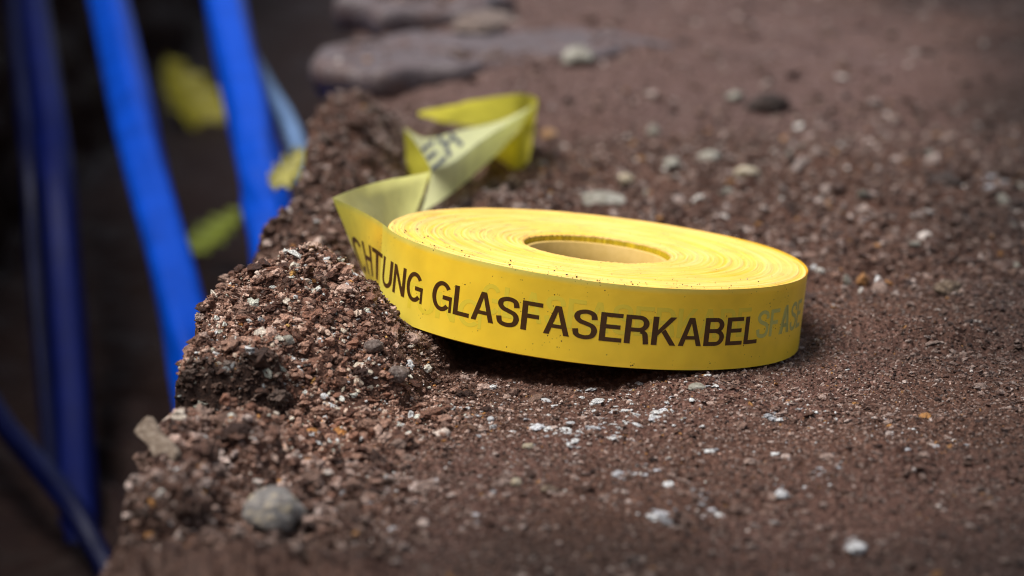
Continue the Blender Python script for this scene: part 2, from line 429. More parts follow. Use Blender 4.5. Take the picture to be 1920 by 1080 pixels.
    o = mesh_np('soil_crumbs', np.concatenate(Vs), np.concatenate(Fs), M_CRUMB, None, False, np.concatenate(Cs))
    o['kind'] = 'stuff'; o['label'] = 'loose brown and grey soil crumbs and grit covering the ground'
    # chalky white flecks trodden into the ground
    Vs, Fs, Cs = [], [], []; off = 0
    spots = [(1140, 770, 60, 22, 60), (1235, 780, 45, 14, 40), (1110, 815, 70, 12, 50), (1210, 800, 80, 16, 50), (1070, 835, 18, 22, 24), (870, 790, 22, 12, 12),
             (560, 850, 34, 16, 46), (590, 835, 30, 10, 26), (1180, 905, 30, 16, 18), (1310, 935, 24, 10, 12), (1240, 975, 60, 20, 36), (1320, 975, 50, 18, 34),
             (1540, 915, 26, 14, 16), (1460, 928, 12, 10, 12), (1460, 790, 60, 8, 16), (1505, 780, 40, 8, 10), (1345, 745, 16, 8, 8), (1870, 350, 40, 10, 26), (1830, 365, 50, 8, 24),
             (1600, 1030, 14, 12, 12), (1000, 800, 240, 40, 40), (1300, 850, 300, 90, 50), (1250, 735, 160, 12, 24), (1700, 850, 140, 60, 16), (800, 950, 220, 80, 36), (650, 820, 120, 40, 26)]
    xy = []
    for px, py, sx, sy, n in spots:
        for _ in range(n):
            p = at_z(px + random.gauss(0, sx*0.5), py + random.gauss(0, sy*0.5), 0.0); xy.append(p[:2])
    xy = np.array(xy); kk = np.array([not_under_roll(a, b) and a > EDGE+0.012 for a, b in xy]); xy = xy[kk]
    n = len(xy); c = np.array([0.62, 0.62, 0.66])[None]*rng.uniform(0.35, 1.35, (n, 1))
    add(ICO2, xy, lg(n, 0.00075, 0.55, 0.0003, 0.0026)*np.clip((xy[:, 1]+1.303)/1.2, 1, 2), 0*xy[:, 0], 0.35, c)
    o = mesh_np('chalk_flecks', np.concatenate(Vs), np.concatenate(Fs), M_CRUMB, None, False, np.concatenate(Cs))
    o['kind'] = 'stuff'; o['label'] = 'chalky white flecks scattered on the trodden brown soil'
crumb_sets()

# ------------------------------------------------------------------ stones, clods, chip
def rock_mesh(name, rx, ry, rz, mat, seed, amp=0.22, freq=1.6, angular=0.0, parent=None):
    v, f = ICO4; v = v.copy()
    d = 1 + amp*pnoise(v[:, 0]*freq + seed, v[:, 1]*freq, v[:, 2]*freq) + amp*0.45*pnoise(v[:, 0]*freq*3 + seed, v[:, 1]*freq*3, v[:, 2]*freq*3) \
        + amp*0.35*pnoise(v[:, 0]*freq*7 + seed, v[:, 1]*freq*7, v[:, 2]*freq*7)
    v = v*d[:, None]
    if angular > 0:
        r2 = np.random.default_rng(seed + 100)
        for _ in range(9):
            n = r2.normal(size=3); n /= np.linalg.norm(n); c = r2.uniform(0.62, 0.85)
            dd = v @ n - c; v = v - np.where(dd > 0, dd*angular, 0)[:, None]*n
    v = v*np.array([rx, ry, rz])
    return mesh_np(name, v, f, mat, parent, True)
ST_GREY = stone_material('grey_tan_stone', (0.085, 0.055, 0.035), (0.25, 0.235, 0.23), (0.52, 0.42, 0.28), 190)
ST_PALE = stone_material('pale_stone', (0.16, 0.14, 0.11), (0.32, 0.30, 0.25), (0.50, 0.48, 0.42), 140)
ST_CREAM = stone_material('cream_pebble', (0.30, 0.22, 0.13), (0.50, 0.42, 0.30), (0.65, 0.60, 0.50), 260)
ST_LUMP = stone_material('soil_coated_lump', (0.09, 0.055, 0.04), (0.24, 0.175, 0.15), (0.42, 0.35, 0.31), 700)
ST_WHITE = stone_material('white_pebble', (0.45, 0.45, 0.45), (0.62, 0.62, 0.64), (0.8, 0.8, 0.82), 260)
ST_DARK = stone_material('dark_clod', (0.012, 0.007, 0.005), (0.035, 0.020, 0.015), (0.09, 0.055, 0.045), 260)
ST_TAN = stone_material('tan_clod', (0.05, 0.03, 0.02), (0.15, 0.10, 0.065), (0.34, 0.27, 0.19), 300)
ST_ORANGE = stone_material('ochre_pebble', (0.20, 0.09, 0.03), (0.36, 0.20, 0.09), (0.5, 0.36, 0.22), 260)

def stone(name, px, py, wpx, hpx, mat, label, cat, seed, amp=0.2, ang=0.5, depth=1.0, rise=0.25, dz=None):
    """a stone whose visible middle is at pixel (px, py), wpx wide and hpx tall there"""
    g = find_ground(px, py + hpx*0.32)
    D = (g - CAM) @ FW
    rx = wpx*K*D/2; rz = hpx*K*D/2*0.9
    o = rock_mesh(name, rx, rx*depth, rz, mat, seed, amp, 1.4, ang)
    o.location = (g[0], g[1], g[2] + rz*(0.62 if dz is None else dz)); o.rotation_euler = (0.1, 0.08, seed*1.3)
    tag(o, label, cat); return o
stone('stone', 511, 957, 134, 108, ST_GREY, 'large rounded grey stone with tan crust in the blurred soil at the lower left', 'stone', 1, 0.24, 0.35, 0.9)
stone('stone', 1082, 106, 70, 46, ST_PALE, 'pale angular stone alone on the far ground above the tape loop', 'stone', 2, 0.2, 0.6)
stone('stone', 900, 42, 120, 60, ST_LUMP, 'pale slanted stone at the top behind the two asphalt slabs', 'stone', 3, 0.3, 0.7)
stone('stone', 674, 134, 40, 30, ST_PALE, 'small round pale stone at the trench edge left of the asphalt slabs', 'stone', 4, 0.15, 0.3)
stone('stone', 1130, 372, 100, 36, ST_PALE, 'flat grey stone just behind the top rim of the tape roll', 'stone', 5, 0.2, 0.6, 0.8)
stone('pebble', 1174, 345, 34, 26, ST_CREAM, 'round pale pebble directly behind the middle of the tape roll', 'pebble', 6)
stone('pebble', 1402, 326, 52, 34, ST_CREAM, 'cream pebble, largest of the pale ones in the lumpy soil behind the roll', 'pebble', 7)
stone('pebble', 1332, 292, 44, 40, ST_PALE, 'grey pebble up left of the largest cream one behind the roll', 'pebble', 8)
stone('pebble', 1262, 305, 34, 26, ST_PALE, 'grey pebble between the tape loop and the cream pebble', 'pebble', 9)
stone('pebble', 1030, 250, 34, 26, ST_ORANGE, 'ochre pebble right beside the standing yellow tape loop', 'pebble', 10)
stone('pebble', 1225, 245, 28, 30, ST_PALE, 'upright pale pebble in reddish soil beyond the tape loop', 'pebble', 11)
stone('pebble', 1378, 180, 34, 26, ST_PALE, 'pale pebble left of the dark clod on the far ground', 'pebble', 12)
stone('soil_clod', 1440, 192, 78, 36, ST_DARK, 'dark clod on the far ground right of the pale pebble', 'clod', 13, 0.35, 0.2)
stone('soil_clod', 1772, 340, 70, 36, ST_DARK, 'dark clod near the right side beside a chalky streak', 'clod', 14, 0.35, 0.2)
stone('soil_clod', 1778, 540, 50, 34, ST_TAN, 'crumbly tan clod on the ground right of the tape roll', 'clod', 15, 0.35, 0.2)
stone('pebble', 990, 836, 22, 17, ST_CREAM, 'cream pebble on trodden soil below the front of the roll', 'pebble', 16)
stone('pebble', 955, 745, 13, 9, ST_WHITE, 'tiny white pebble nearest the shadow under the roll', 'pebble', 17)
stone('pebble', 1022, 752, 26, 14, ST_WHITE, 'white flat pebble in the grit right of the tiny white one', 'pebble', 18, 0.2, 0.6)
stone('pebble', 1307, 725, 36, 17, ST_PALE, 'pale speckled pebble under the front edge of the roll by the letter A', 'pebble', 19, 0.2, 0.6)
stone('pebble', 920, 786, 15, 13, ST_WHITE, 'small white pebble left of the chalky streaks', 'pebble', 20)
stone('pebble', 1070, 793, 20, 9, ST_WHITE, 'thin white flake of stone beside the chalky streaks', 'pebble', 21, 0.2, 0.6)
stone('pebble', 488, 740, 28, 14, ST_CREAM, 'flat cream flake set in the front of the sharp soil heap', 'pebble', 22, 0.2, 0.6)
stone('pebble', 700, 697, 38, 30, ST_LUMP, 'grey brown rounded lump on the right foot of the sharp soil heap', 'pebble', 23)
stone('pebble', 745, 700, 44, 34, ST_LUMP, 'brown gritty lump beside the grey brown one at the foot of the soil heap', 'pebble', 24, 0.25, 0.3)
stone('pebble', 540, 640, 24, 22, ST_PALE, 'pale grain in the middle of the sharp soil heap', 'pebble', 25)
stone('pebble', 610, 553, 22, 20, ST_WHITE, 'whitish grain near the crest of the sharp soil heap', 'pebble', 26)
stone('pebble', 968, 905, 24, 22, ST_CREAM, 'beige pebble in the blurred soil below the roll', 'pebble', 27)
stone('pebble', 1465, 927, 26, 22, ST_WHITE, 'bright white pebble in the blurred soil at the lower right', 'pebble', 28)
stone('pebble', 1608, 1030, 38, 26, ST_WHITE, 'blurred whitish pebble nearest the lower right corner', 'pebble', 29)
stone('pebble', 1030, 895+20, 36, 16, ST_TAN, 'tan elongated pebble beside the beige one', 'pebble', 30)

# shared-look pebbles scattered behind the roll
base = None
xyp = scatter(28, -0.02, 0.4, 0.14, 0.62, lambda x, y: 0.2+0.8*rough_zone(x, y))
for i, (x, y) in enumerate(xyp):
    if not not_under_roll(x, y): continue
    if base is None:
        o = rock_mesh('grit_stone', 1, 1, 0.7, ST_PALE, 40, 0.25, 1.4, 0.6); base = o
    else:
        o = base.copy(); COL.objects.link(o)
    s = random.uniform(0.0018, 0.0045)
    o.scale = (s*random.uniform(0.8, 1.3), s, s*random.uniform(0.7, 1)); o.rotation_euler = (random.random(), random.random(), random.random()*6)
    o.location = (x, y, float(ground_z(x, y)) + s*0.45)
    tag(o, 'little pale gravel stone in the lumpy soil behind the roll', 'gravel stone', 'gravel stones in the soil behind the roll')

# wood chip poking out of the edge
def chip():
    a = at_depth(268, 795, 1.112); b = at_depth(326, 866, 1.086)
    ax = b - a; L = np.linalg.norm(ax); ax /= L
    side = np.cross(ax, FW); side /= np.linalg.norm(side); nn = np.cross(ax, side)
    nr, nc = 40, 20; V = []
    for i in range(nr):
        t = i/(nr-1)
        for j in range(nc):
            ph = 2*math.pi*j/nc; wv = 0.0042*(1+0.12*math.sin(t*9+1)); th = 0.0019
            k = 1.0 if 0 < i < nr-1 else 0.0
            e = 0.75 if i in (1, nr-2) else 1
            cx = math.copysign(abs(math.cos(ph))**0.5, math.cos(ph)); sx = math.copysign(abs(math.sin(ph))**0.5, math.sin(ph))
            p = a + ax*(L*t + (0.0012*math.sin(ph*2+1) if i < 2 else 0)) + side*wv*cx*k*e + nn*th*sx*k*e + nn*0.0005*math.sin(12*cx)*k
            V.append(p + nn*0.0008*float(pnoise(t*6, cx*3, 2)))
    m = NT('weathered_wood')
    mp = m.n('Mapping'); mp.inputs['Rotation'].default_value = (0, R_(50), 0); mp.inputs['Scale'].default_value = (30, 200, 400); m.l(m.coord(), mp.inputs[0])
    m.l(m.ramp(m.noise(2, 5, 0.7, mp.outputs[0]), [(0.3, (0.05, 0.03, 0.02)), (0.5, (0.13, 0.092, 0.065)), (0.7, (0.30, 0.25, 0.20))]), m.b.inputs['Base Color'])
    m.b.inputs['Roughness'].default_value = 0.8
    o = mesh_np('wood_chip', np.array(V), grid_faces(nr, nc, True), m.m)
    tag(o, 'weathered splinter of wood sticking out of the soil over the trench edge', 'wood chip')
chip()

# broken asphalt slabs at the far trench edge
def slab(name, pts, zt, th, label, seed):
    """pts: outline (x, y) counter-clockwise"""
    P = []
    n = len(pts)
    for i in range(n):
        a = np.array(pts[i]); b = np.array(pts[(i+1) % n]); m = max(3, int(np.linalg.norm(b-a)/0.006))
        for j in range(m):
            p = a + (b-a)*j/m; P.append(p + 0.013*np.array([float(n2(p[0], p[1], 25, seed)), float(n2(p[0], p[1], 25, seed+5))]) + 0.002*np.array([float(n2(p[0], p[1], 140, seed)), float(n2(p[0], p[1], 140, seed+5))]))
    P = np.array(P); c = P.mean(0); N = len(P); rings = []
    prof = [(0.0, 0.0), (0.3, 0.0), (0.6, 0.0), (0.85, 0.0), (0.95, -0.0005), (0.985, -0.003), (1.0, -0.009), (0.99, -th*0.6), (0.965, -th), (0.0, -th)]
    for s, z in prof:
        q = c + (P - c)*s
        zz = zt + z + 0.006*n2(q[:, 0], q[:, 1], 16, seed+2) + (0.003*n2(q[:, 0], q[:, 1], 110, seed+3))
        rings.append(np.stack([q[:, 0], q[:, 1], zz], -1))
    V = np.concatenate(rings)
    o = mesh_np(name, V, grid_faces(len(prof), N, True), M_ASPH); tag(o, label, 'asphalt slab'); return o
slab('asphalt_slab', [(-0.150, 0.80), (-0.10, 0.765), (-0.02, 0.80), (0.07, 0.85), (0.13, 0.93), (0.06, 1.00), (-0.08, 0.98), (-0.145, 0.92)], 0.034, 0.026,
     'broken flat asphalt slab just behind the tape loop, nearest of the three at the trench edge', 50)
slab('asphalt_slab', [(-0.145, 1.10), (-0.10, 1.03), (-0.02, 1.05), (0.0, 1.16), (-0.03, 1.26), (-0.13, 1.25)], 0.048, 0.028,
     'lumpy asphalt slab with dark gap beneath, middle one of the three at the trench edge', 60)
slab('asphalt_slab', [(-0.14, 1.50), (-0.05, 1.42), (0.04, 1.47), (0.06, 1.75), (-0.13, 1.8)], 0.062, 0.028,
     'asphalt slab cut by the top of the picture, farthest at the trench edge', 70)

# ------------------------------------------------------------------ blue conduits in the trench
def blue_mat(name, c, rough=0.45):
    m = NT(name); m.b.inputs['Specular IOR Level'].default_value = 0.12
    m.l(m.mix(1.0, c, m.ramp(m.noise(30, 4, 0.6), [(0.3, 0.8), (0.7, 1.15)]), 'MULTIPLY'), m.b.inputs['Base Color'])
    m.b.inputs['Roughness'].default_value = rough
    return m.m
M_BLUE = blue_mat('blue_plastic', (0.0006, 0.055, 0.44)); M_BLUE_SHADED = blue_mat('shaded_blue_plastic', (0.003, 0.008, 0.085)); M_BLUE_DEEP_SHADED = blue_mat('deep_shaded_blue_plastic', (0.002, 0.004, 0.035)); M_PALEB = blue_mat('pale_blue_plastic', (0.12, 0.2, 0.36), 0.5)  # the left conduits' shade is put into the darker blues
def tube(name, pts, rad, mat, label, lobes=6, lob=0.05, twist=1.5):
    P = np.array(pts, float); n = 80
    t = np.linspace(0, len(P)-1, n); i = np.clip(t.astype(int), 0, len(P)-2); f = (t-i)[:, None]
    def g(k): return P[np.clip(k, 0, len(P)-1)]
    p0, p1, p2, p3 = g(i-1), g(i), g(i+1), g(i+2)
    C = 0.5*((2*p1) + (-p0+p2)*f + (2*p0-5*p1+4*p2-p3)*f**2 + (-p0+3*p1-3*p2+p3)*f**3)
    T = np.gradient(C, axis=0); T /= np.linalg.norm(T, axis=1)[:, None]
    A = np.cross(T, [0, 1, 0.2]); A /= np.linalg.norm(A, axis=1)[:, None]; B = np.cross(T, A)
    ph = np.linspace(0, 2*np.pi, 48, endpoint=False)
    r = rad*(1 + lob*np.cos(lobes*(ph[None] + twist*np.linspace(0, 1, n)[:, None])))
    V = C[:, None] + r[..., None]*(np.cos(ph)[None, :, None]*A[:, None] + np.sin(ph)[None, :, None]*B[:, None])
    o = mesh_np(name, V.reshape(-1, 3), grid_faces(n, 48, True), mat); tag(o, label, 'conduit', 'blue conduits running down the trench'); return o
def pp(l): return [at_depth(*a) for a in l]
tube('blue_conduit', pp([(360, -330, 3.2), (420, 0, 2.6), (475, 250, 2.3), (508, 430, 2.1), (560, 760, 1.95), (600, 1100, 1.9), (640, 1800, 1.85)]), 0.0185, M_BLUE,
     'bright blue conduit nearest the soil edge, the rightmost of the thick ones', 5, 0.05)
tube('blue_conduit', pp([(120, -330, 3.2), (203, 0, 2.7), (262, 270, 2.35), (332, 540, 2.12), (378, 760, 2.0), (450, 1150, 1.9), (520, 1850, 1.85)]), 0.0180, M_BLUE,
     'bright blue conduit in the middle, ending behind the sharp soil heap', 4, 0.08, 0.6)
tube('blue_conduit', pp([(10, -330, 3.2), (62, 0, 2.8), (100, 270, 2.5), (122, 540, 2.35), (140, 800, 2.2), (160, 1200, 2.0), (190, 1800, 1.95)]), 0.0148, M_BLUE_SHADED,
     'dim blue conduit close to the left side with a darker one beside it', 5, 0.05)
tube('blue_conduit', pp([(0, -330, 3.2), (25, 0, 2.8), (52, 270, 2.5), (70, 540, 2.4), (92, 800, 2.3), (120, 1200, 2.1), (150, 1800, 2.0)]), 0.0075, M_BLUE_DEEP_SHADED,
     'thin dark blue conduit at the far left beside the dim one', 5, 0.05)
tube('blue_conduit', pp([(-220, 480, 2.4), (-90, 640, 2.25), (5, 790, 2.1), (95, 900, 2.0), (170, 1010, 1.95), (240, 1200, 1.9), (330, 1800, 1.85)]), 0.0085, M_BLUE_DEEP_SHADED,
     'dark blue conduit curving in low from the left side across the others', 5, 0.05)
tube('blue_conduit', pp([(440, 60, 2.7), (500, 165, 2.5), (545, 240, 2.4), (575, 330, 2.25), (610, 450, 2.1)]), 0.0085, M_PALEB,
     'pale grey blue conduit glimpsed between the thick blue one and the soil edge', 5, 0.03)

# ------------------------------------------------------------------ leaves in the trench
def leaf(px, py, z, L, W, yaw, tilt, c, label, roll=0.0, curl=0.2):
    nr, nc = 30, 17; V = []
    for i in range(nr):
        t = i/(nr-1); wd = W*math.sin(math.pi*min(t*1.02, 1)**0.8)**0.8*(1+0.06*math.sin(t*38))
        for j in range(nc):
            s = j/(nc-1)*2-1
            V.append((s*wd/2, (t-0.5)*L, curl*L*(abs(s)**1.6*0.5*wd/W + (t-0.5)**2) + 0.004*math.sin(t*30)*abs(s)))
    m = NT('autumn_leaf')
    n1 = m.noise(40, 4, 0.6)
    m.l(m.ramp(n1, [(0.3, tuple(a*0.6 for a in c)), (0.55, c), (0.75, tuple(min(1, a*1.3) for a in c))]), m.b.inputs['Base Color']); m.b.inputs['Roughness'].default_value = 0.5
    o = mesh_np('fallen_leaf', np.array(V), grid_faces(nr, nc), m.m)
    o.location = at_z(px, py, z) if z is not None else (0, 0, 0)
    o.rotation_euler = (tilt, roll, yaw); tag(o, label, 'leaf')
    sm = o.modifiers.new('thickness', 'SOLIDIFY'); sm.thickness = 0.0006
    return o
leaf(355, 190, -0.27, 0.165, 0.085, R_(38), R_(40), (0.40, 0.34, 0.006), 'large blurred yellow leaf on the trench floor between two bright blue conduits')
leaf(408, 440, -0.27, 0.078, 0.062, R_(-55), R_(35), (0.32, 0.38, 0.05), 'small light green leaf low down between two bright blue conduits')
lf = leaf(545, 320, 0.0, 0.060, 0.020, R_(-28), R_(55), (0.26, 0.235, 0.04), 'narrow yellow leaf leaning on the soil edge beside the thick blue conduit', R_(10), 0.1)
yd = at_depth(578, 268, 1.98) - at_depth(512, 372, 1.92); yd = Vector(yd).normalized(); zd = Vector((-0.25, -1, 0.5)).normalized(); xd = yd.cross(zd).normalized(); zd = xd.cross(yd)
from mathutils import Matrix
lf.matrix_world = Matrix.Translation(Vector(at_depth(542, 320, 1.95))) @ Matrix((xd, yd, zd)).transposed().to_4x4()

# ------------------------------------------------------------------ the tape roll
ROLL = empty('tape_roll', RBOT)
tag(ROLL, 'yellow warning tape roll with dark capital lettering, its loose end folded behind', 'tape roll')
def rl(phi, r, z):   # roll-local -> world, relative to the roll's base
    c, s = np.cos(phi), np.sin(phi)
    return (r*c)[..., None]*E1 + (r*s)[..., None]*E2 + (z + 0*r*c)[..., None]*RN
YEL = np.array([0.97, 0.595, 0.024]); ORA = np.array([0.86, 0.40, 0.025]); CRM = np.array([0.90, 0.62, 0.20]); PALE = np.array([0.68, 0.69, 0.20])
R0 = 0.0352
def winding():
    nph = 900
    ph = np.linspace(0, 2*np.pi, nph, endpoint=False)
    rs = np.linspace(R0, RR - 0.0004, 420)
    PH, RS = np.meshgrid(ph, rs)
    # spiral: layer height depends mostly on radius and drifts slowly with the angle
    sp = RS + 0.00035*PH/(2*np.pi)
    wv = 0.0005*pnoise(np.cos(PH)*1.4, np.sin(PH)*1.4, RS*60)
    lay = pnoise((sp+wv)*620, np.cos(PH)*0.7, np.sin(PH)*0.7)
    lay2 = pnoise((sp+wv)*2600, np.cos(PH)*1.5, np.sin(PH)*1.5 + 9)
    steps = 0.00028*np.round(pnoise((sp+2.0*wv)*230, np.cos(PH)*0.9, np.sin(PH)*0.9+4)*3)/1.5
    z = RH + 0.00028*lay + 0.00016*lay2 + steps - 0.0012*np.clip((0.045-RS)/0.01, 0, 1)
    z = z + 0.0006*np.clip(1-(RS-R0)/0.0012, 0, 1)*pnoise(np.cos(PH)*22, np.sin(PH)*22, 1)
    edge = np.clip((RS-(RR-0.0016))/0.0012, 0, 1); z = z*(1-edge) + (RH-0.0002)*edge
    t = np.clip(0.5 + 0.55*lay + 0.45*lay2 + 0.25*pnoise(np.cos(PH)*2, np.sin(PH)*2, RS*40), 0, 1)[..., None]
    C = ORA*0.45 + YEL*0.55; C = C*(1-t) + CRM*t
    dirt = sstep(0.30, 0.52, pnoise(np.cos(PH)*5+3, np.sin(PH)*5, sp*500))*0.16*(1+np.clip(-np.cos(PH),0,1)*1.6)
    dirt = np.maximum(dirt, 0.5*np.clip(1-(RS-R0)/0.0010, 0, 1))
    C = C*(1-dirt[..., None]) + np.array([0.30, 0.17, 0.09])*dirt[..., None]
    V = [rl(PH, RS, z)]; CC = [C]
    # inner wall (above the core) first, outer wall last
    wr = R0 + 0.0005*pnoise(np.cos(ph)*30, np.sin(ph)*30, 2.0)
    inner = np.stack([rl(ph, wr, 0*ph + zz) for zz in (0.001, 0.020, 0.030, RH-0.002)])
    outer = np.stack([rl(ph, 0*ph + RR - 0.0002, 0*ph + zz) for zz in (RH-0.0006, 0.020, 0.0012)])
    outer2 = rl(ph, 0*ph + RR - 0.0012, 0*ph)[None]; close = rl(ph, 0*ph + R0, 0*ph)[None]
    allv = np.concatenate([close, inner, V[0], outer, outer2, close])
    cw = lambda n, c: np.broadcast_to(c, (n, nph, 3))
    streak = (0.65 + 0.35*np.clip(pnoise(np.cos(ph)*18, np.sin(ph)*18, 5)+0.5, 0, 1))[None, :, None]
    allc = np.concatenate([cw(1, YEL), cw(4, np.array([0.70, 0.52, 0.01]))*streak, C, cw(3, YEL), cw(2, YEL)])
    nr = allv.shape[0]
    return mesh_np('tape_winding', allv.reshape(-1, 3), grid_faces(nr, nph, True), M_TAPE, ROLL, True, np.clip(allc, 0, 1).reshape(-1, 3))
winding()
def core():
    m = NT('cardboard')
    m.l(m.ramp(m.noise(160, 5, 0.6), [(0.3, (0.58, 0.38, 0.09)), (0.7, (0.68, 0.46, 0.14))]), m.b.inputs['Base Color']); m.b.inputs['Roughness'].default_value = 0.65
    ph = np.linspace(0, 2*np.pi, 200, endpoint=False)
    prof = [(R0-0.0004, 0.0008), (R0-0.0004, RH-0.0042), (R0-0.0010, RH-0.0038), (R0-0.0024, RH-0.0038), (R0-0.0028, RH-0.0042), (R0-0.0028, 0.0008), (R0-0.0004, 0.0008)]
    V = np.concatenate([rl(ph, 0*ph+r, 0*ph+z) for r, z in prof])
    mesh_np('cardboard_core', V, grid_faces(len(prof), 200, True), m.m, ROLL, True)
core()

# ---- loose end: sections as (top edge, bottom edge) lines, world coordinates
def smooth_poly(pts, n):
    P = np.array(pts, float)
    seg = np.linalg.norm(np.diff(P, axis=0), axis=1); s = np.concatenate([[0], np.cumsum(seg)]); s /= s[-1]
    k = len(P); t = np.linspace(0, 1, n); i = np.clip(np.searchsorted(s, t, side='right')-1, 0, k-2); f = ((t-s[i])/(s[i+1]-s[i]))[:, None]
    g = lambda j: P[np.clip(j, 0, k-1)]
    p0, p1, p2, p3 = g(i-1), g(i), g(i+1), g(i+2)
    return 0.5*((2*p1)+(-p0+p2)*f+(2*p0-5*p1+4*p2-p3)*f**2+(-p0+3*p1-3*p2+p3)*f**3)
A1 = at_z(623, 371, 0.0555); B1 = at_z(706, 570, 0.0115)
PHI_A, PHI_B = R_(75), R_(-166)      # the outer wrap follows the roll between these angles
def wrap_section(phi):
    # radius just outside the winding, growing where the wrap loosens
    k = sstep(R_(-95), R_(-166), phi)
    k0 = sstep(PHI_A, PHI_A - 0.9, phi)
    r = RR - 0.0004 + 0.0008*k0 + 0.0016*k
    lift = 0.0022*sstep(R_(-70), R_(-150), phi)
    t = rl(np.array([phi]), np.array([r]), np.array([RH - 0.0006 + 0.001*k0 + lift]))[0] + RBOT
    b = rl(np.array([phi]), np.array([r]), np.array([0.0004 + lift*0.3]))[0] + RBOT
    return t, b
def patch_P0():
    T, B = [], []
    phs = np.linspace(PHI_A, PHI_B, 150)
    for p in phs:
        t, b = wrap_section(p); T.append(t); B.append(b)
    def leave(P, end, n):
        p0 = P[-1]; tan = P[-1]-P[-2]; tan /= np.linalg.norm(tan); L = np.linalg.norm(end-p0)
        out = []
        for i in range(1, n+1):
            t = i/n; a = p0; b = p0+tan*L*0.35; c = end - (end-b)*0.3
            out.append((1-t)**3*a+3*(1-t)**2*t*b+3*(1-t)*t*t*c+t**3*end)
        return out
    T = T + leave(T, A1, 40); B = B + leave(B, B1, 40)
    return np.array(T), np.array(B)
P0T, P0B = patch_P0()
# running length along the strip's middle, used to set the print
PM = (P0T+P0B)/2; SL = np.concatenate([[0], np.cumsum(np.linalg.norm(np.diff(PM, axis=0), axis=1))])
def film(name, T, B, colfn, parent, nv=14, wob=0.0, seed=0, mat=None, curl=0.0):
    n = len(T); v = np.linspace(0, 1, nv)
    V = T[:, None]*(1-v[None, :, None]) + B[:, None]*v[None, :, None]
    if wob:
        du = np.gradient(V, axis=0); dv = np.gradient(V, axis=1); N = np.cross(du, dv); N /= (np.linalg.norm(N, axis=2)[..., None]+1e-12)
        V = V + N*wob*pnoise(V[..., 0]*70+seed, V[..., 1]*70, V[..., 2]*70)[..., None]
    if curl:      # the cut edge bends over a little
        du = np.gradient(V, axis=0); dv = np.gradient(V, axis=1); N = np.cross(du, dv); N /= (np.linalg.norm(N, axis=2)[..., None]+1e-12)
        V = V + N*curl*(np.clip(1-v/0.16, 0, 1)**2)[None, :, None]*np.sin(np.pi*np.linspace(0.04, 0.96, n))[:, None, None]
    C = colfn(np.linspace(0, 1, n)[:, None] + 0*v[None], v[None] + 0*np.zeros((n, 1)))
    o = mesh_np(name, (V - RBOT).reshape(-1, 3), grid_faces(n, nv), mat or M_FILM, parent, True, C.reshape(-1, 3))
    return o, V
def c0(u, v):
    s = u*0 + np.interp(u, np.linspace(0, 1, len(SL)), SL/SL[-1])
    k = sstep(0.70, 0.92, s - 0.10*(0.5-v))[..., None]
    rim = sstep(0.055, 0.0, v)[..., None]*sstep(0.25, 0.6, s)[..., None]
    c = np.array([0.98, 0.645, 0.040])*(1-k) + np.array([0.86, 0.78, 0.13])*k
    return c*(1-rim*0.8) + PALE*rim*0.8
LOOSE, _ = film('loose_tape_end', P0T, P0B, c0, ROLL, mat=M_WRAP)
LOOSE.data.materials.append(M_FILM)      # single free layer: light passes through it
mi = np.repeat((np.arange(len(P0T)-1) > 152).astype(np.int32), 13); LOOSE.data.polygons.foreach_set('material_index', mi)
T2 = at_z(808, 319, 0.050); B2 = at_z(768, 432, 0.014)
def lerp(a, b, t): return np.array(a)*(1-t)+np.array(b)*t
def loft(T, B, n, name, colfn, wob=0.0006, seed=0, curl=0.0):
    o, V = film(name, smooth_poly(T, n), smooth_poly(B, n), colfn, LOOSE, 30, wob, seed, None, curl); return o, V
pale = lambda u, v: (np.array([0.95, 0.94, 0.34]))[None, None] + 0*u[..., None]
pale2 = lambda u, v: (np.array([0.95, 0.97, 0.52]))[None, None] + 0*u[..., None]  # same film, whitish sheen put into a paler tint
olive = lambda u, v: (np.array([0.64, 0.58, 0.07]))[None, None] + 0*u[..., None]  # same film, the standing loop's shade put into the tint
# first folded panel
loft([A1, lerp(A1, T2, 0.5)+np.array([0, 0, 0.0015]), T2], [B1, lerp(B1, B2, 0.5), B2], 50, 'folded_panel', pale, 0.0006, 1, -0.0028)
# second panel: from the hidden fold up right to the point V
W2 = at_z(788, 403, 0.020); W3 = at_z(780, 425, 0.012); U2 = at_z(757, 240, 0.040); V2 = at_z(1004, 196, 0.0415); V3 = at_z(988, 226, 0.030)
def panel2():
    n = 60
    top = smooth_poly([U2, at_z(800, 259, 0.033), at_z(868, 243, 0.034), at_z(940, 226, 0.037), V2], n)
    mid = smooth_poly([T2, at_z(845, 305, 0.040), at_z(900, 265, 0.040), at_z(955, 230, 0.040), V2], n)
    bot = smooth_poly([W3, W2, at_z(858, 354, 0.020), at_z(930, 290, 0.022), V3], n)
    v = np.linspace(0, 1, 24)
    rows = []
    for t in v:
        a = (1-t)*(1-2*t); b = 4*t*(1-t); c = t*(2*t-1)
        if t < 0.5: q = top*(1-2*t) + mid*2*t
        else: q = mid*(2-2*t) + bot*(2*t-1)
        rows.append(0.35*(top*a+mid*b+bot*c) + 0.65*q)
    V = np.stack(rows, 1)
    C = pale2(np.zeros((n, 24)), 0)
    o = mesh_np('folded_panel', (V-RBOT).reshape(-1, 3), grid_faces(n, 24), M_FILM, LOOSE, True, C.reshape(-1, 3))
    return V
PV2 = panel2()
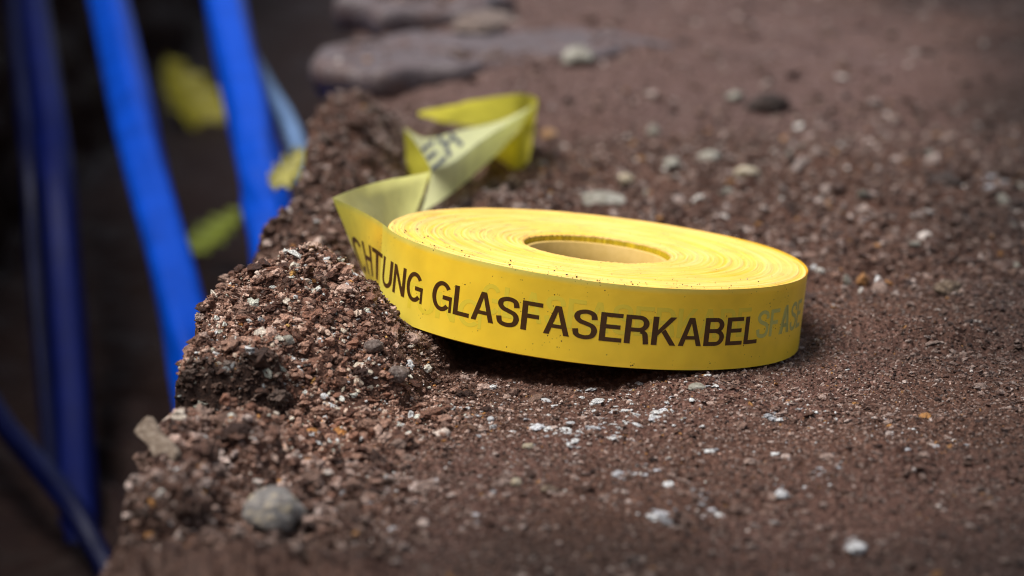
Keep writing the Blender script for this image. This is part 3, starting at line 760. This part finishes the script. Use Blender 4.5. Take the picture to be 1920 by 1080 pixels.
# standing loop: front run from the left fold to the right bend, then the back run
l0t = U2 + np.array([0.0005, 0.002, 0.0]); l0b = at_z(763, 345, 0.001)
r0t = at_z(1006, 192, 0.0425); r0b = at_z(985, 316, 0.000)
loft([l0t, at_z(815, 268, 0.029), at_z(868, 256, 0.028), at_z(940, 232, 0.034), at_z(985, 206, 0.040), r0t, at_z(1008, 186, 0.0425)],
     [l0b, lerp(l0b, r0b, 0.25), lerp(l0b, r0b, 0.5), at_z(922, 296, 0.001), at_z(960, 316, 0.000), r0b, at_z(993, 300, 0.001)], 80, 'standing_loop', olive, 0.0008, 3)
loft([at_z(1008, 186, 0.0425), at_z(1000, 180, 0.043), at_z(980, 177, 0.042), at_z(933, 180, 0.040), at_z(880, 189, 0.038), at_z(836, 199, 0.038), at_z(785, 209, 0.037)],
     [at_z(993, 300, 0.001), at_z(985, 265, 0.004), at_z(965, 250, 0.008), at_z(905, 240, 0.010), at_z(865, 234, 0.012), at_z(822, 226, 0.014), at_z(785, 216, 0.030)], 90, 'standing_loop', olive, 0.0008, 4)

# ---- print on the tape
WS = 0.165
def glyph(ch):
    """sans-serif capital, cap height 1: list of quads and the advance width"""
    w = WS; Q = []
    rect = lambda x0, y0, x1, y1: Q.append([(x0, y0), (x1, y0), (x1, y1), (x0, y1)])
    def stroke(pts, n=40, wd=w, spl=True):
        P = smooth_poly([(p[0], p[1], 0) for p in pts], n)[:, :2] if spl else np.array(pts)
        t = np.gradient(P, axis=0); t /= np.linalg.norm(t, axis=1)[:, None]; nn = np.stack([-t[:, 1], t[:, 0]], -1)
        k = wd/2*(1 - 0.14*np.abs(t[:, 0]))[:, None]
        a, b = P + nn*k, P - nn*k
        for i in range(len(P)-1): Q.append([tuple(a[i]), tuple(b[i]), tuple(b[i+1]), tuple(a[i+1])])
    def arc(cx, cy, rx, ry, a0, a1, n=26):
        t = np.radians(np.linspace(a0, a1, n)); stroke(np.stack([cx + (rx-w/2)*np.cos(t), cy + (ry-w/2*0.9)*np.sin(t)], -1), spl=False)
    h = w*0.87
    if ch == 'L': W = 0.56; rect(0, 0, w, 1); rect(w, 0, W, h)
    elif ch == 'E': W = 0.62; rect(0, 0, w, 1); rect(w, 0, W, h); rect(w, 1-h, W-0.01, 1); rect(w, 0.45, W-0.06, 0.45+h)
    elif ch == 'F': W = 0.58; rect(0, 0, w, 1); rect(w, 1-h, W, 1); rect(w, 0.43, W-0.08, 0.43+h)
    elif ch == 'H': W = 0.70; rect(0, 0, w, 1); rect(W-w, 0, W, 1); rect(w, 0.45, W-w, 0.45+h)
    elif ch == 'T': W = 0.62; rect(0, 1-h, W, 1); rect(W/2-w/2, 0, W/2+w/2, 1-h)
    elif ch == 'U': W = 0.70; rect(0, 0.33, w, 1); rect(W-w, 0.33, W, 1); arc(W/2, 0.33, W/2, 0.345, 180, 360)
    elif ch == 'N': W = 0.71; rect(0, 0, w, 1); rect(W-w, 0, W, 1); Q.append([(w, 1), (w, 0.70), (W-w, 0), (W-w, 0.30)])
    elif ch == 'A':
        W = 0.72; c = W/2
        Q.append([(0, 0), (0.16, 0), (c, 0.80), (c, 1)][:]); Q.append([(0, 0), (c, 1), (c-0.085, 1)])
        Q.append([(W, 0), (c, 1), (c, 0.80), (W-0.16, 0)]); Q.append([(W, 0), (c+0.085, 1), (c, 1)])
        x = lambda y: 0.16 + (c-0.16)*y/0.80
        Q.append([(x(0.23), 0.23), (W-x(0.23), 0.23), (W-x(0.355), 0.355), (x(0.355), 0.355)])
    elif ch == 'K':
        W = 0.72; rect(0, 0, w, 1); Q.append([(w, 0.33), (W-0.03, 1), (W-0.22, 1), (w, 0.53)]); Q.append([(0.27, 0.46), (W-0.18, 0), (W, 0), (0.38, 0.57)])
    elif ch == 'B':
        W = 0.68; rect(0, 0, w, 1); rect(w, 0, 0.40, h); rect(w, 1-h, 0.38, 1); rect(w, 0.46, 0.39, 0.46+h)
        arc(0.38, 0.73, 0.265, 0.27, -90, 90); arc(0.395, 0.295, 0.285, 0.295, -90, 90)
    elif ch == 'R':
        W = 0.69; rect(0, 0, w, 1); rect(w, 1-h, 0.39, 1); rect(w, 0.42, 0.39, 0.42+h); arc(0.385, 0.71, 0.28, 0.29, -90, 90)
        stroke([(0.44, 0.44), (0.55, 0.38), (0.585, 0.22), (0.61, 0.0)], 16, w*0.95)
    elif ch == 'C': W = 0.74; arc(0.375, 0.5, 0.375, 0.515, 38, 322, 40)
    elif ch == 'G': W = 0.77; arc(0.385, 0.5, 0.385, 0.515, 38, 318, 40); rect(0.42, 0.40, W-0.10, 0.40+h); rect(W-0.10, 0.0, W, 0.40+h)
    elif ch == 'S':
        W = 0.67; stroke([(0.585, 0.69), (0.53, 0.88), (0.335, 0.945), (0.135, 0.87), (0.10, 0.72), (0.19, 0.60), (0.36, 0.535), (0.54, 0.45), (0.595, 0.29), (0.53, 0.115), (0.335, 0.055), (0.13, 0.12), (0.075, 0.32)], 60)
    return Q, W
def text_mesh(txt, bold=0.0):
    bm = bmesh.new(); x = 0.0
    for ch in txt:
        Q, W = glyph(ch)
        for q in Q: bm.faces.new([bm.verts.new((p[0]+x, p[1], 0)) for p in q])
        x += W + 0.07
    x -= 0.07
    for v in bm.verts: v.co.x /= x
    bmesh.ops.recalc_face_normals(bm, faces=bm.faces[:])
    return bm
def cut(bm, nx):
    for i in range(1, nx):
        g = bm.verts[:] + bm.edges[:] + bm.faces[:]
        bmesh.ops.bisect_plane(bm, geom=g, dist=1e-7, plane_co=(i/nx, 0, 0), plane_no=(1, 0, 0))
def out_normals():
    d = np.gradient(PM, axis=0); dv = P0T-P0B; n = np.cross(d, dv); n /= np.linalg.norm(n, axis=1)[:, None]
    c = PM - (RBOT + RN*RH/2); n *= np.sign((n*c).sum(1))[:, None]
    return n
PNRM = out_normals()
def on_strip(s, v, off):
    """s: metres along the strip from its right start; v: 0 bottom .. 1 top"""
    T = np.array([np.interp(s, SL, P0T[:, k]) for k in range(3)]).T; B = np.array([np.interp(s, SL, P0B[:, k]) for k in range(3)]).T
    N = np.array([np.interp(s, SL, PNRM[:, k]) for k in range(3)]).T
    return B + (T-B)*v[:, None] + N*off
def proj(P):
    d = P - CAM; z = d @ FW; return np.stack([960 + (d[..., 0]/z)/K, 540 - (d @ UP)/z/K], -1)
def s_at_px(px, v=0.48):
    s = np.linspace(0, SL[-1], 3000); p = proj(on_strip(s, 0*s+v, 0))[:, 0]
    i = np.where(np.diff(np.sign(p - px)) != 0)[0]
    return s[i[-1]] if len(i) else s[-1]
def lettering(txt, sl, sr,  v0, v1, mat, off, bold=0.012, shear=0.0, parent=None, nx=60, name='lettering', knots=None):
    bm = text_mesh(txt, bold); cut(bm, nx)
    V = np.array([v.co[:] for v in bm.verts])
    s = sl + (sr-sl)*V[:, 0] if knots is None else np.interp(V[:, 0], *knots); v = v0 + (v1-v0)*V[:, 1]
    ok = s <= SL[-1]-0.0002
    P = on_strip(np.minimum(s, SL[-1]-0.0002), v, off) - RBOT
    for q, p in zip(bm.verts, P): q.co = p
    bad = [f for f in bm.faces if not any(ok[x.index] for x in f.verts)]
    bm.verts.index_update()
    bmesh.ops.delete(bm, geom=bad, context='FACES')
    me = bpy.data.meshes.new(name); bm.to_mesh(me); bm.free(); me.materials.append(mat)
    o = bpy.data.objects.new(name, me); link(o, parent or LOOSE); return o
sG, sL_ = s_at_px(811), s_at_px(1421)
lettering('GLASFASERKABEL', sG, sL_, 0.300, 0.648, M_INK, 0.00009)
sN = s_at_px(793); adv = abs(sG - sL_)/14
KN = ([-0.01, 0.147, 0.297, 0.44, 0.569, 0.712, 0.857, 1.0], [SL[-1]+0.006] + [s_at_px(p) for p in (667, 684, 699, 718, 738, 763, 793)])
lettering('ACHTUNG', 0, 0, 0.300, 0.648, M_INK, 0.00009, nx=40, knots=KN)
print('strip', SL[-1], sG, sL_, sN, adv)
def ghost_mat(c):
    m = NT('print_showing_through'); m.b.inputs['Base Color'].default_value = (*c, 1); m.b.inputs['Roughness'].default_value = 0.4; return m.m
M_G1 = ghost_mat((0.40, 0.40, 0.12)); M_G2 = ghost_mat((0.80, 0.60, 0.045))
lettering('SFA', s_at_px(1418), s_at_px(1478), 0.36, 0.70, ghost_mat((0.52, 0.50, 0.13)), 0.00005, nx=20, name='faint_lettering')
lettering('ASE', s_at_px(1464), s_at_px(1500), 0.36, 0.72, M_G1, 0.00005, nx=20, name='faint_lettering')
lettering('GLASFASERKABE', s_at_px(900), s_at_px(1405), 0.40, 0.76, M_G2, 0.00004, nx=60, name='faint_lettering')
lettering('TUNG', s_at_px(760), s_at_px(905), 0.20, 0.52, M_G2, 0.00004, nx=30, name='faint_lettering')

def on_panel2(u, v, off=0.0004):
    n, m, _ = PV2.shape
    du = np.gradient(PV2, axis=0); dv = np.gradient(PV2, axis=1); N = np.cross(du, dv); N /= np.linalg.norm(N, axis=2)[..., None]
    N *= np.sign(((CAM-PV2)*N).sum(2))[..., None]
    G = PV2 + N*off
    a = np.clip(u*(n-1), 0, n-1.001); b = np.clip(v*(m-1), 0, m-1.001); i = a.astype(int); j = b.astype(int); fa = (a-i)[:, None]; fb = (b-j)[:, None]
    return G[i, j]*(1-fa)*(1-fb)+G[i+1, j]*fa*(1-fb)+G[i, j+1]*(1-fa)*fb+G[i+1, j+1]*fa*fb
def panel_text(txt, u0, u1, v0, v1, mat, mirror=True):
    bm = text_mesh(txt, 0.02); cut(bm, 12)
    V = np.array([v.co[:] for v in bm.verts])
    X = 1-V[:, 0] if mirror else V[:, 0]
    # letters run from the lower left up along the panel's top edge
    gu, gv = np.meshgrid(np.linspace(0, 0.6, 360), np.linspace(0, 0.75, 260)); gu = gu.ravel(); gv = gv.ravel()
    gp = proj(on_panel2(gu, gv)); W = V[:, 1]
    tgt = np.stack([u0[0] + u1[0]*X + v0[0]*W, u0[1] + u1[1]*X + v0[1]*W], -1)
    ii = np.array([np.argmin(((gp-t)**2).sum(1)) for t in tgt])
    P = on_panel2(gu[ii], gv[ii]) - RBOT
    for q, p in zip(bm.verts, P): q.co = p
    me = bpy.data.meshes.new('lettering'); bm.to_mesh(me); bm.free(); me.materials.append(mat)
    link(bpy.data.objects.new('lettering', me), LOOSE)
panel_text('RE', (812, 320), (58, -50), (-27, -37), None, M_INK2)
print('done')
